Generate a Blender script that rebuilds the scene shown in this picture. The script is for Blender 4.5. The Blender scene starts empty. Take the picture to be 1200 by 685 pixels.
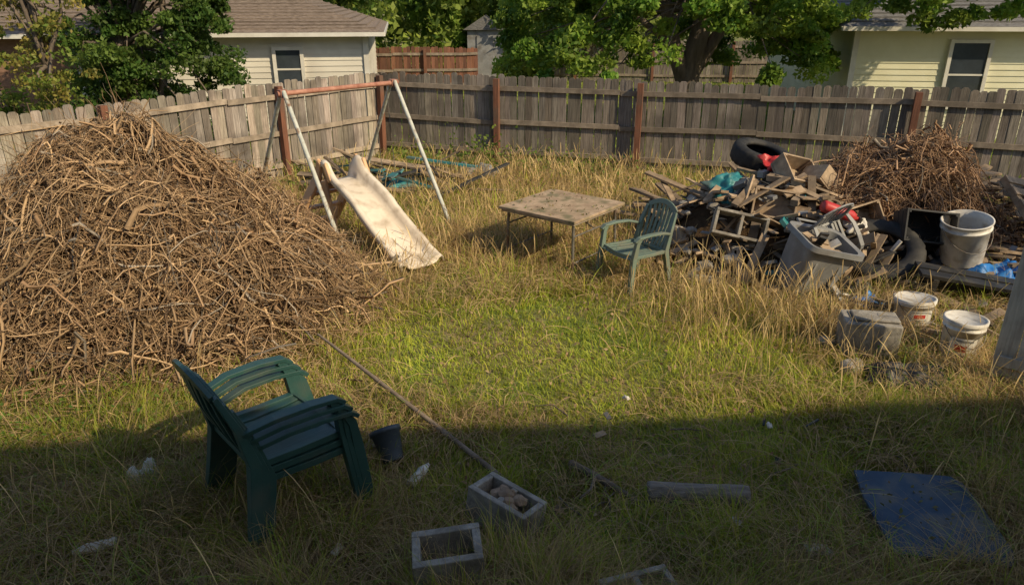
import bpy, math, random
import numpy as np
from mathutils import Vector, Matrix, Euler
R = random.Random(7)
rng = np.random.default_rng(11)
scene = bpy.context.scene
COL = scene.collection

# ---------------------------------------------------------------- materials
def mat(name, c1, c2=None, scale=6, rough=.8, bump=.3, metal=0, stretch=(1,1,1), dirt=None, dirt_lo=.5, dirt_hi=.7,
        dscale=2.5, trans=0, bdist=.01, spec=.4):
    m = bpy.data.materials.new(name); m.use_nodes = True
    nt = m.node_tree; n = nt.nodes; l = nt.links
    b = n['Principled BSDF']; out = n['Material Output']
    b.inputs['Roughness'].default_value = rough; b.inputs['Metallic'].default_value = metal
    b.inputs['Specular IOR Level'].default_value = spec
    tc = n.new('ShaderNodeTexCoord'); mp = n.new('ShaderNodeMapping'); mp.inputs['Scale'].default_value = stretch
    l.new(tc.outputs['Object'], mp.inputs['Vector'])
    nz = n.new('ShaderNodeTexNoise'); nz.inputs['Scale'].default_value = scale; nz.inputs['Detail'].default_value = 8
    nz.inputs['Roughness'].default_value = .65
    l.new(mp.outputs[0], nz.inputs['Vector'])
    cr = n.new('ShaderNodeValToRGB'); cr.color_ramp.elements[0].position = .33; cr.color_ramp.elements[1].position = .67
    c2 = c2 or tuple(min(1, x*1.35) for x in c1)
    cr.color_ramp.elements[0].color = (*c1, 1); cr.color_ramp.elements[1].color = (*c2, 1)
    l.new(nz.outputs['Fac'], cr.inputs['Fac'])
    at = n.new('ShaderNodeAttribute'); at.attribute_name = 'Col'
    mx = n.new('ShaderNodeMixRGB'); mx.blend_type = 'MULTIPLY'; mx.inputs[0].default_value = 1
    l.new(cr.outputs[0], mx.inputs[1]); l.new(at.outputs['Color'], mx.inputs[2])
    col = mx.outputs[0]
    if dirt:
        n2 = n.new('ShaderNodeTexNoise'); n2.inputs['Scale'].default_value = dscale; n2.inputs['Detail'].default_value = 6
        l.new(tc.outputs['Object'], n2.inputs['Vector'])
        r2 = n.new('ShaderNodeMapRange'); r2.inputs[1].default_value = dirt_lo; r2.inputs[2].default_value = dirt_hi
        l.new(n2.outputs['Fac'], r2.inputs[0])
        m2 = n.new('ShaderNodeMixRGB'); l.new(r2.outputs[0], m2.inputs[0]); l.new(col, m2.inputs[1])
        m2.inputs[2].default_value = (*dirt, 1); col = m2.outputs[0]
    l.new(col, b.inputs['Base Color'])
    if bump:
        bp = n.new('ShaderNodeBump'); bp.inputs['Strength'].default_value = bump; bp.inputs['Distance'].default_value = bdist
        l.new(nz.outputs['Fac'], bp.inputs['Height']); l.new(bp.outputs[0], b.inputs['Normal'])
    if trans:
        tr = n.new('ShaderNodeBsdfTranslucent'); l.new(col, tr.inputs['Color'])
        ms = n.new('ShaderNodeMixShader'); ms.inputs[0].default_value = trans
        l.new(b.outputs[0], ms.inputs[1]); l.new(tr.outputs[0], ms.inputs[2]); l.new(ms.outputs[0], out.inputs['Surface'])
    return m

WHITE = (1,1,1)
m_blade = mat('grass_blade', (.88,.88,.88), (1,1,1), scale=3, rough=.6, bump=0, trans=.42, spec=.2)
m_leaf = mat('leaf', (.8,.8,.8), (1,1,1), scale=2, rough=.55, bump=0, trans=.48, spec=.3)
m_twig = mat('twig', (.8,.8,.8), (1,1,1), scale=20, rough=.9, bump=0, spec=.12)
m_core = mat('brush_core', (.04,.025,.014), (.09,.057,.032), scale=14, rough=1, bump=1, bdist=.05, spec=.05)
m_bark = mat('bark', (.08,.06,.045), (.20,.155,.115), scale=9, rough=.95, bump=1, stretch=(1,1,.2), bdist=.04)
m_fence = mat('fence_wood', (.14,.115,.093), (.38,.325,.27), scale=6, rough=.9, bump=.6, stretch=(9,9,.55),
              dirt=(.075,.062,.05), dirt_lo=.48, dirt_hi=.74, dscale=1.6)
m_rail = mat('rail_wood', (.21,.165,.12), (.40,.32,.24), scale=7, rough=.9, bump=.3, dirt=(.12,.095,.07), dirt_lo=.5, dirt_hi=.75)
m_post = mat('post_wood', (.10,.042,.024), (.22,.090,.050), scale=5, rough=.85, bump=.4, stretch=(6,6,.6), dirt=(.10,.07,.05), dirt_lo=.5, dirt_hi=.75)
m_plank = mat('plank_wood', (.21,.145,.09), (.45,.33,.215), scale=8, rough=.9, bump=.4, dirt=(.095,.075,.055), dirt_lo=.48, dirt_hi=.74)
m_conc = mat('concrete', (.20,.178,.15), (.37,.335,.28), scale=25, rough=.95, bump=.8, dirt=(.11,.09,.065), dirt_lo=.46, dirt_hi=.72, dscale=6)
m_rubber = mat('rubber', (.010,.010,.010), (.03,.028,.026), scale=12, rough=.75, bump=.2, dirt=(.08,.068,.052), dirt_lo=.55, dirt_hi=.85, dscale=4)
m_white = mat('white_plastic', (.52,.48,.42), (.68,.64,.57), scale=5, rough=.5, bump=.05, dirt=(.24,.19,.13), dirt_lo=.47, dirt_hi=.72, dscale=7)
m_greyp = mat('grey_plastic', (.17,.17,.17), (.26,.255,.25), scale=5, rough=.5, bump=.05, dirt=(.12,.10,.08), dirt_lo=.5, dirt_hi=.8, dscale=4)
m_blackp = mat('black_plastic', (.012,.012,.013), (.035,.033,.031), scale=6, rough=.55, bump=.1, dirt=(.08,.068,.05), dirt_lo=.52, dirt_hi=.8, dscale=5)
m_red = mat('red_plastic', (.38,.02,.02), (.55,.05,.04), scale=5, rough=.45, bump=.05, dirt=(.2,.05,.04), dirt_lo=.5, dirt_hi=.8, dscale=9)
m_blue = mat('blue_tarp', (.01,.12,.40), (.03,.22,.55), scale=7, rough=.5, bump=.2, dirt=(.08,.12,.18), dirt_lo=.5, dirt_hi=.8, dscale=6)
m_teal = mat('teal_tarp', (.02,.15,.165), (.04,.24,.25), scale=7, rough=.5, bump=.2, dirt=(.12,.10,.07), dirt_lo=.45, dirt_hi=.7)
m_board = mat('blue_board', (.028,.052,.088), (.05,.085,.13), scale=5, rough=.75, bump=.3, dirt=(.12,.115,.10), dirt_lo=.47, dirt_hi=.68, dscale=5)
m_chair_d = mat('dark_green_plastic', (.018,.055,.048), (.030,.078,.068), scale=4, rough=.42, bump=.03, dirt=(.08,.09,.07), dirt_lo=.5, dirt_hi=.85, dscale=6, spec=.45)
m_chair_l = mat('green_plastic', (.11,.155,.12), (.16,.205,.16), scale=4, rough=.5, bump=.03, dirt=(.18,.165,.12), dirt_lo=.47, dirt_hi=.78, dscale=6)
m_table = mat('table_top', (.26,.175,.105), (.46,.335,.22), scale=5, rough=.8, bump=.2, dirt=(.17,.145,.075), dirt_lo=.48, dirt_hi=.68, dscale=6)
m_metal = mat('tube_metal', (.12,.11,.09), (.24,.22,.19), scale=12, rough=.5, metal=.4, bump=.1, dirt=(.13,.07,.04), dirt_lo=.5, dirt_hi=.7, dscale=9)
m_swing = mat('swing_leg_paint', (.38,.39,.33), (.54,.53,.45), scale=10, rough=.55, bump=.1, dirt=(.20,.11,.06), dirt_lo=.52, dirt_hi=.68, dscale=7)
m_rust = mat('rusty_paint', (.24,.09,.055), (.44,.22,.15), scale=9, rough=.75, bump=.2)
m_slide = mat('slide_plastic', (.62,.52,.40), (.76,.66,.52), scale=3, rough=.5, bump=.03, dirt=(.36,.28,.19), dirt_lo=.48, dirt_hi=.74, dscale=6)
m_peach = mat('peach_plastic', (.56,.31,.15), (.68,.42,.22), scale=3, rough=.5, bump=.03, dirt=(.3,.2,.12), dirt_lo=.5, dirt_hi=.85, dscale=4)
m_rock = mat('rock', (.18,.155,.125), (.36,.325,.275), scale=9, rough=.95, bump=.7, bdist=.02)
m_siding_y = mat('cream_siding', (.58,.55,.37), (.66,.63,.45), scale=2, rough=.6, bump=.02)
m_siding_w = mat('white_siding', (.54,.50,.42), (.66,.62,.53), scale=2, rough=.6, bump=.02, dirt=(.4,.36,.3), dirt_lo=.5, dirt_hi=.8, dscale=1)
m_brick = mat('brick_wall', (.16,.085,.055), (.26,.15,.10), scale=14, rough=.9, bump=.4, stretch=(1,1,3))
m_trim = mat('white_trim', (.54,.51,.45), (.64,.61,.54), scale=4, rough=.5, bump=0, dirt=(.4,.36,.3), dirt_lo=.5, dirt_hi=.8, dscale=1.5)
m_glass = mat('window_glass', (.02,.025,.03), (.05,.06,.07), scale=1, rough=.08, bump=0, spec=.8)
m_roof_g = mat('grey_shingle', (.085,.082,.08), (.20,.19,.185), scale=9, rough=.95, bump=.7, stretch=(1,1,6), bdist=.03)
m_roof_b = mat('brown_shingle', (.11,.082,.062), (.25,.195,.155), scale=9, rough=.95, bump=.7, stretch=(1,1,6), bdist=.03)
m_shed = mat('shed_boards', (.36,.31,.25), (.56,.50,.41), scale=6, rough=.85, bump=.3, stretch=(6,6,.5), dirt=(.18,.14,.10), dirt_lo=.5, dirt_hi=.75)
m_straw = mat('dead_leaf', (.7,.7,.7), (1,1,1), scale=9, rough=.8, bump=0, trans=.15)

# ---------------------------------------------------------------- mesh builder
class MB:
    def __init__(s): s.v=[]; s.f=[]; s.m=[]; s.s=[]; s.c=[]
    def add(s, vs, fs, mi=0, M=None, smooth=False, col=WHITE):
        o=len(s.v)
        for p in vs:
            p=Vector(p)
            if M is not None: p=M@p
            s.v.append(tuple(p)); s.c.append((*col,1))
        for f in fs:
            s.f.append(tuple(i+o for i in f)); s.m.append(mi); s.s.append(smooth)
    def box(s, c, size, mi=0, M=None, rot=None, col=WHITE, taper=1.0):
        x,y,z=[k/2 for k in size]; vs=[]
        for dz in (-1,1):
            k = taper if dz>0 else 1
            for dx,dy in ((-1,-1),(1,-1),(1,1),(-1,1)): vs.append(Vector((dx*x*k,dy*y*k,dz*z)))
        Rm = Euler(rot).to_matrix() if rot else Matrix.Identity(3)
        vs=[Rm@v+Vector(c) for v in vs]
        s.add(vs,[(3,2,1,0),(4,5,6,7),(0,1,5,4),(1,2,6,5),(2,3,7,6),(3,0,4,7)],mi,M,False,col)
    def tube(s, pts, r, n=8, mi=0, M=None, smooth=True, col=WHITE, cap=True):
        pts=[Vector(p) for p in pts]; K=len(pts)
        if not isinstance(r,(list,tuple)): r=[r]*K
        vs=[]; ref=None
        for i,p in enumerate(pts):
            t=(pts[min(i+1,K-1)]-pts[max(i-1,0)]).normalized()
            if ref is None:
                ref=t.cross(Vector((0,0,1)))
                if ref.length<.1: ref=t.cross(Vector((1,0,0)))
                ref.normalize()
            a=(ref-t*ref.dot(t)).normalized(); b=t.cross(a); ref=a
            for j in range(n):
                th=2*math.pi*j/n
                vs.append(p+(a*math.cos(th)+b*math.sin(th))*r[i])
        fs=[(i*n+j,i*n+(j+1)%n,(i+1)*n+(j+1)%n,(i+1)*n+j) for i in range(K-1) for j in range(n)]
        s.add(vs,fs,mi,M,smooth,col)
        if cap:
            s.add(vs[:n],[tuple(reversed(range(n)))],mi,M,False,col); s.add(vs[-n:],[tuple(range(n))],mi,M,False,col)
    def beam(s, pts, w, t, side, mi=0, M=None, col=WHITE):
        pts=[Vector(p) for p in pts]; K=len(pts); side=Vector(side)
        if not isinstance(w,(list,tuple)): w=[w]*K
        if not isinstance(t,(list,tuple)): t=[t]*K
        vs=[]
        for i,p in enumerate(pts):
            tg=(pts[min(i+1,K-1)]-pts[max(i-1,0)]).normalized()
            S=(side-tg*side.dot(tg)).normalized(); N=tg.cross(S)
            for a,b in ((-1,-1),(1,-1),(1,1),(-1,1)): vs.append(p+S*a*w[i]/2+N*b*t[i]/2)
        fs=[(i*4+j,i*4+(j+1)%4,(i+1)*4+(j+1)%4,(i+1)*4+j) for i in range(K-1) for j in range(4)]
        fs+=[(3,2,1,0),tuple(4*(K-1)+k for k in range(4))]
        s.add(vs,fs,mi,M,False,col)
    def lathe(s, prof, n=32, mi=0, M=None, smooth=True, col=WHITE, mod=None):
        vs=[]
        for k,(r,z) in enumerate(prof):
            for j in range(n):
                th=2*math.pi*j/n; rr=r+(mod(k,j) if mod else 0)
                vs.append((rr*math.cos(th),rr*math.sin(th),z))
        fs=[(i*n+j,i*n+(j+1)%n,(i+1)*n+(j+1)%n,(i+1)*n+j) for i in range(len(prof)-1) for j in range(n)]
        s.add(vs,fs,mi,M,smooth,col)
    def obj(s, name, mats, loc=(0,0,0), rot=(0,0,0), bevel=0, parent=None, scale=1, solid=0):
        me=bpy.data.meshes.new(name); me.from_pydata(s.v,[],s.f)
        me.polygons.foreach_set('material_index',s.m); me.polygons.foreach_set('use_smooth',s.s)
        ca=me.color_attributes.new('Col','FLOAT_COLOR','POINT'); ca.data.foreach_set('color',np.array(s.c,dtype=np.float32).ravel())
        for m in mats: me.materials.append(m)
        me.update()
        o=bpy.data.objects.new(name,me); COL.objects.link(o); o.location=loc; o.rotation_euler=rot; o.scale=(scale,)*3
        if solid:
            b=o.modifiers.new('s','SOLIDIFY'); b.thickness=solid; b.offset=0
        if bevel:
            b=o.modifiers.new('b','BEVEL'); b.width=bevel; b.segments=2; b.limit_method='ANGLE'; b.angle_limit=math.radians(50)
        if parent: o.parent=parent
        return o

def np_mesh(name, V, F, C, m, parent=None, smooth=False):
    V=V.reshape(-1,3).astype(np.float32); F=F.reshape(-1,4).astype(np.int32)
    me=bpy.data.meshes.new(name)
    me.vertices.add(len(V)); me.vertices.foreach_set('co',V.ravel())
    me.loops.add(F.size); me.loops.foreach_set('vertex_index',F.ravel())
    me.polygons.add(len(F)); me.polygons.foreach_set('loop_start',np.arange(0,F.size,4,dtype=np.int32))
    me.update(calc_edges=True)
    if smooth: me.polygons.foreach_set('use_smooth',np.ones(len(F),dtype=bool))
    C=np.concatenate([C.reshape(-1,3),np.ones((len(V),1))],1).astype(np.float32)
    ca=me.color_attributes.new('Col','FLOAT_COLOR','POINT'); ca.data.foreach_set('color',C.ravel())
    me.materials.append(m); me.update()
    o=bpy.data.objects.new(name,me); COL.objects.link(o)
    if parent: o.parent=parent
    return o
def nrm(a): return a/np.maximum(np.linalg.norm(a,axis=-1,keepdims=True),1e-9)
def ribbons(name,C,W,side,col,m,parent=None):
    N,K,_=C.shape
    off=side[:,None,:]*W[:,:,None]
    V=np.stack([C-off,C+off],2)
    base=(np.arange(N)*K*2)[:,None]+(np.arange(K-1)*2)[None,:]
    F=np.stack([base,base+1,base+3,base+2],-1)
    Cc=np.repeat(col[:,:,None,:],2,axis=2)
    return np_mesh(name,V,F,Cc,m,parent)
def strands(name,C,Rd,col,m,sides=3,parent=None):
    N,K,_=C.shape
    T=nrm(np.gradient(C,axis=1)); ref=nrm(rng.normal(size=(N,1,3)))
    A=nrm(np.cross(T,ref)); B=np.cross(T,A)
    th=2*np.pi*np.arange(sides)/sides
    V=C[:,:,None,:]+Rd[:,:,None,None]*(A[:,:,None,:]*np.cos(th)[None,None,:,None]+B[:,:,None,:]*np.sin(th)[None,None,:,None])
    b=(np.arange(N)*K*sides)[:,None,None]+(np.arange(K-1)*sides)[None,:,None]
    j=np.arange(sides)[None,None,:]; j2=(j+1)%sides
    F=np.stack([b+j,b+j2,b+sides+j2,b+sides+j],-1)
    Cc=np.broadcast_to(col[:,None,None,:],(N,K,sides,3))
    return np_mesh(name,V,F,Cc,m,parent,True)
def leaves(name,P,size,col,m,parent=None,droop=.0):
    N=len(P)
    U=rng.normal(size=(N,3)); U[:,2]-=droop; U=nrm(U)
    Wv=nrm(np.cross(U,rng.normal(size=(N,3)))); n=np.cross(U,Wv)
    L=size[:,None]*U; w=size[:,None]*.55*Wv; h=size[:,None]*.18*n
    V=np.stack([P-L,P+w+h,P+L,P-w+h],1)
    F=np.arange(N*4).reshape(N,4)
    return np_mesh(name,V,F,np.repeat(col[:,None,:],4,axis=1),m,parent)
_grids={}
def nz(x,y,sc,seed=0):
    if seed not in _grids: _grids[seed]=np.random.default_rng(100+seed).random((128,128))
    G=_grids[seed]; X=np.asarray(x)*sc+40.3; Y=np.asarray(y)*sc+17.7
    xi=np.floor(X).astype(int); yi=np.floor(Y).astype(int); fx=X-xi; fy=Y-yi
    fx=fx*fx*(3-2*fx); fy=fy*fy*(3-2*fy)
    g=lambda a,b:G[a%128,b%128]
    return (g(xi,yi)*(1-fx)+g(xi+1,yi)*fx)*(1-fy)+(g(xi,yi+1)*(1-fx)+g(xi+1,yi+1)*fx)*fy
def mixc(a,b,f): return np.asarray(a)[None,:]*(1-f[:,None])+np.asarray(b)[None,:]*f[:,None]
def empty(name):
    e=bpy.data.objects.new(name,None); COL.objects.link(e); return e

# ---------------------------------------------------------------- ground
def gz(x,y):
    x=np.asarray(x,dtype=float); y=np.asarray(y,dtype=float)
    fall=np.clip(1-(np.hypot(x,y-7)-14)/6,0,1)
    return (nz(x,y,.9,50)-.5)*.06*fall+(nz(x,y,3.1,51)-.5)*.02*fall
gx=np.concatenate([[-400,-150,-60,-30],np.linspace(-16,16,161),[30,60,150,400]])
gy=np.concatenate([[-300,-60,-20,-8],np.linspace(-2,26,141),[32,45,80,180,500]])
XX,YY=np.meshgrid(gx,gy,indexing='ij'); ZZ=gz(XX,YY)
nx,ny=XX.shape; V=np.stack([XX,YY,ZZ],-1)
ii,jj=np.meshgrid(np.arange(nx-1),np.arange(ny-1),indexing='ij'); a=ii*ny+jj
F=np.stack([a,a+ny,a+ny+1,a+1],-1)
m_ground=mat('ground_soil',(.15,.115,.06),(.28,.22,.11),scale=5,rough=1,bump=.8,bdist=.03,dirt=(.13,.17,.04),dirt_lo=.42,dirt_hi=.6,dscale=.9,spec=.1)
np_mesh('ground',V,F,np.ones((nx*ny,3)),m_ground,smooth=True)

# ---------------------------------------------------------------- fences
LF0=np.array([-10.2,4.25]); CR=np.array([-2.6,14.95]); BE=np.array([11.5,10.5])
def fence(name,p0,p1,h,posts,inward,hj=.03,cb=1.0,rails=True,wood=None):
    p0=Vector((*p0,0)); p1=Vector((*p1,0)); d=(p1-p0); L=d.length; d.normalize(); n=Vector((*inward,0)); n=(n-d*n.dot(d)).normalized()
    mb=MB(); s=.0; 
    while s<L:
        w=R.uniform(.118,.136); hh=h+R.uniform(-hj,hj)+.02*math.sin(s*.7); lean=R.uniform(-.014,.014)
        c=p0+d*(s+w/2); t=R.uniform(.5,1.2)*cb; tint=(t*R.uniform(.97,1.06),t,t*R.uniform(.9,1.03))
        z0=float(gz(c.x,c.y))+R.uniform(0,.05); k=R.uniform(.02,.035)
        o=n*R.uniform(-.006,.004)
        prof=[(-w/2,z0),(w/2,z0),(w/2,hh-k),(w/2-k,hh),(-w/2+k,hh),(-w/2,hh-k)]
        vs=[c+o+d*(a+lean*b)+Vector((0,0,b)) for a,b in prof]+[c+o-n*.018+d*(a+lean*b)+Vector((0,0,b)) for a,b in prof]
        fs=[tuple(range(6)),tuple(reversed(range(6,12)))]+[(j,j+6,(j+1)%6+6,(j+1)%6) for j in range(6)]
        mb.add(vs,fs,0,col=tint); s+=w+R.uniform(.005,.014)
    if rails:
        for z in (h-.22,h*.5,.28):
            s=0
            while s<L:
                e=min(s+2.4,L); dz=R.uniform(-.025,.025)
                t=R.uniform(.75,1.1)*cb
                mb.beam([p0+d*s+n*.025+Vector((0,0,z+dz)),p0+d*(e-.01)+n*.025+Vector((0,0,z-dz))],.085,.038,(0,0,1),1,col=(t,t,t)); s=e
    for q in posts:
        c=p0+d*q+n*.095
        mb.box((c.x,c.y,(h-.04)/2),(.1,.1,h-.04),2,rot=(R.uniform(-.012,.012),R.uniform(-.012,.012),math.atan2(d.y,d.x)))
    return mb.obj(name,[wood or m_fence,m_rail,m_post])
Ld=(CR-LF0); LL=np.linalg.norm(Ld)
fence('wooden_fence',LF0,CR,1.68,[LL-8.1,LL-5.55,LL-2.55,LL-.15],(.8,-.57),cb=1.15)  # sunlit run: extra brightness put into the picket tint
fence('wooden_fence',CR,BE,1.68,[2.45,5.15,9.6,12.6],(-.3,-.95),cb=.76)  # same wood in grazing sun: shade put into a darker tint
m_redf=mat('red_fence_wood',(.16,.07,.04),(.28,.13,.08),scale=5,stretch=(6,6,.6),rough=.9)
fence('neighbor_fence',(-6.5,26),(-1.2,26.6),1.5,[1,3.5],(0,-1),cb=.8,wood=m_redf)
fence('neighbor_fence',(1.5,30),(15,28.5),1.6,[1,4,7],(0,-1),cb=.8)

# ---------------------------------------------------------------- houses
def lap_wall(mb,p0,p1,z0,z1,mi,step=.13,out=None):
    p0=Vector((*p0,0)); p1=Vector((*p1,0)); out=Vector((*out,0)).normalized(); z=z0
    while z<z1-.01:
        e=min(z+step,z1); a=out*.018; b=out*0; t=R.uniform(.93,1.03)
        vs=[p0+a+Vector((0,0,z)),p1+a+Vector((0,0,z)),p1+b+Vector((0,0,e)),p0+b+Vector((0,0,e)),p0+b+Vector((0,0,z)),p1+b+Vector((0,0,z))]
        mb.add(vs,[(0,1,2,3),(4,5,1,0)],mi,col=(t,t,t)); z=e
def hip_house(name,corner,dx,L,D,eave,mats,wins,rise=1.6,over=.45,split=None):
    dx=Vector((*dx,0)).normalized(); dy=Vector((-dx.y,dx.x,0)); c=Vector((*corner,0))
    mb=MB(); P=lambda a,b,z: c+dx*a+dy*b+Vector((0,0,z))
    q=lambda v:(v.x,v.y)
    if split:
        lap_wall(mb,q(P(0,0,0)),q(P(split,0,0)),0,eave,3,step=.3,out=q(-dy)); lap_wall(mb,q(P(split,0,0)),q(P(L,0,0)),0,eave,0,out=q(-dy))
    else: lap_wall(mb,q(P(0,0,0)),q(P(L,0,0)),0,eave,0,out=q(-dy))
    lap_wall(mb,q(P(L,0,0)),q(P(L,D,0)),0,eave,0,out=q(dx)); lap_wall(mb,q(P(0,D,0)),q(P(0,0,0)),0,eave,0,out=q(-dx))
    lap_wall(mb,q(P(L,D,0)),q(P(0,D,0)),0,eave,0,out=q(dy))
    ang=math.atan2(dx.y,dx.x)
    for a in (0,L):
        mb.box(P(a,0,eave/2)-dy*.012,(.12,.1,eave-.004),1,rot=(0,0,ang))
    o=over
    e=[P(-o,-o,eave),P(L+o,-o,eave),P(L+o,D+o,eave),P(-o,D+o,eave)]
    hd=D/2; rz=eave+rise; r0=P(hd,hd,rz); r1=P(L-hd,hd,rz)
    mb.add(e+[r0,r1],[(0,1,5,4),(1,2,5),(2,3,4,5),(3,0,4)],2)
    mb.add([v-Vector((0,0,.02)) for v in e],[(3,2,1,0)],1)
    for a,b in ((0,1),(1,2),(2,3),(3,0)):
        mb.beam([e[a]-Vector((0,0,.05)),e[b]-Vector((0,0,.05))],.09,.06,(0,0,1),1)
    nk=int(math.hypot(rise,hd)/.18)
    for k in range(1,nk):
        f=k/nk
        for A,B,C2,D2 in ((e[0],e[1],r0,r1),(e[1],e[2],r1,r1),(e[3],e[0],r0,r0)):
            t=R.uniform(.75,1.15)
            mb.beam([A.lerp(C2,f)+Vector((0,0,.008)),B.lerp(D2,f)+Vector((0,0,.008))],.05,.02,(0,0,1),2,col=(t,t,t))
    for (a,z,w,h) in wins:
        ctr=P(a,0,z)-dy*.035
        mb.box(ctr,(w,.05,h),4,rot=(0,0,ang))
        for sx in (-1,1): mb.box(P(a+sx*(w/2+.04),0,z)-dy*.045,(.08,.09,h+.16),1,rot=(0,0,ang))
        for sz in (-1,1): mb.box(P(a,0,z+sz*(h/2+.04))-dy*.045,(w,.09,.08),1,rot=(0,0,ang))
        mb.box(P(a,0,z)-dy*.068,(w,.012,.04),1,rot=(0,0,ang))
    return mb.obj(name,mats)
hip_house('siding_house',(7.76,17.3),(1,-.12),12,9,2.48,[m_siding_y,m_trim,m_roof_g,m_brick,m_glass],[(2.45,1.45,.75,1.35),(6.5,1.5,1.2,1.1)],rise=2.2)
hip_house('siding_house',(-18.2,15.9),(1,.15),14.9,8,2.33,[m_siding_w,m_trim,m_roof_b,m_brick,m_glass],[(13.1,1.5,.55,.85),(9.0,1.5,.9,.9)],rise=1.5,split=9.9)
# own two-storey house behind the viewpoint; throws the foreground shadow
mb=MB(); ang=math.atan(.09)
Mh=Matrix.Translation((0,-.77,0))@Matrix.Rotation(ang,4,'Z')
for z in np.arange(0,5.65,.15):
    mb.box((4,-.42,z+.075),(26,.03,.148),0,Mh,rot=(.06,0,0))
mb.box((4,-4.5,2.85),(26,8,5.7),0,Mh)
ez=5.93
mb.add([(-9.5,0,ez),(17.5,0,ez),(17.5,-9,ez),(-9.5,-9,ez),(-9.5,-4.5,ez+1.6),(17.5,-4.5,ez+1.6)],[(0,1,5,4),(2,3,4,5),(1,2,5),(3,0,4)],2,Mh)
mb.box((4,-4.5,ez-.1),(27,9,.18),1,Mh)
for x in (-5,-1,4,9,14):
    for z in (1.5,4.6):
        mb.box((x,-.36,z),(1.3,.06,1.2),3,Mh); mb.box((x,-.37,z),(1.5,.05,1.4),1,Mh)
mb.obj('siding_house',[m_siding_w,m_trim,m_roof_b,m_glass])
# weathered shed wall at right, a thin panel along the sun to limit shadow
mb=MB(); Ms=Matrix.Translation((3.93,5.30,0))@Matrix.Rotation(math.radians(-39),4,'Z')
x=0
while x<1.5:
    w=.15; t=R.uniform(.8,1.08); mb.box((x+w/2,0,.97),(w-.004,.024,1.92+R.uniform(-.02,.02)),0,Ms,col=(t,t,t)); x+=w
for z in (.3,1.65): mb.box((.75,-.032,z),(1.45,.035,.09),0,Ms,col=(.8,.8,.8))
for x in (.045,1.46): mb.box((x,.052,.95),(.09,.075,1.9),0,Ms,col=(.9,.9,.9))
mb.obj('shed_wall_panel',[m_shed],bevel=.003)
mb=MB(); mb.box((-1.0,29,1),(1.3,1.3,2),0); mb.add([(-1.8,28.2,2),(-.2,28.2,2),(-.2,29.8,2),(-1.8,29.8,2),(-1,28.2,2.5),(-1,29.8,2.5)],[(0,4,5,3),(1,2,5,4),(0,1,4),(2,3,5)],1)
mb.box((-1.0,28.33,.95),(.6,.05,1.7),2); mb.obj('garden_shed',[m_greyp,m_roof_g,m_greyp])

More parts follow.
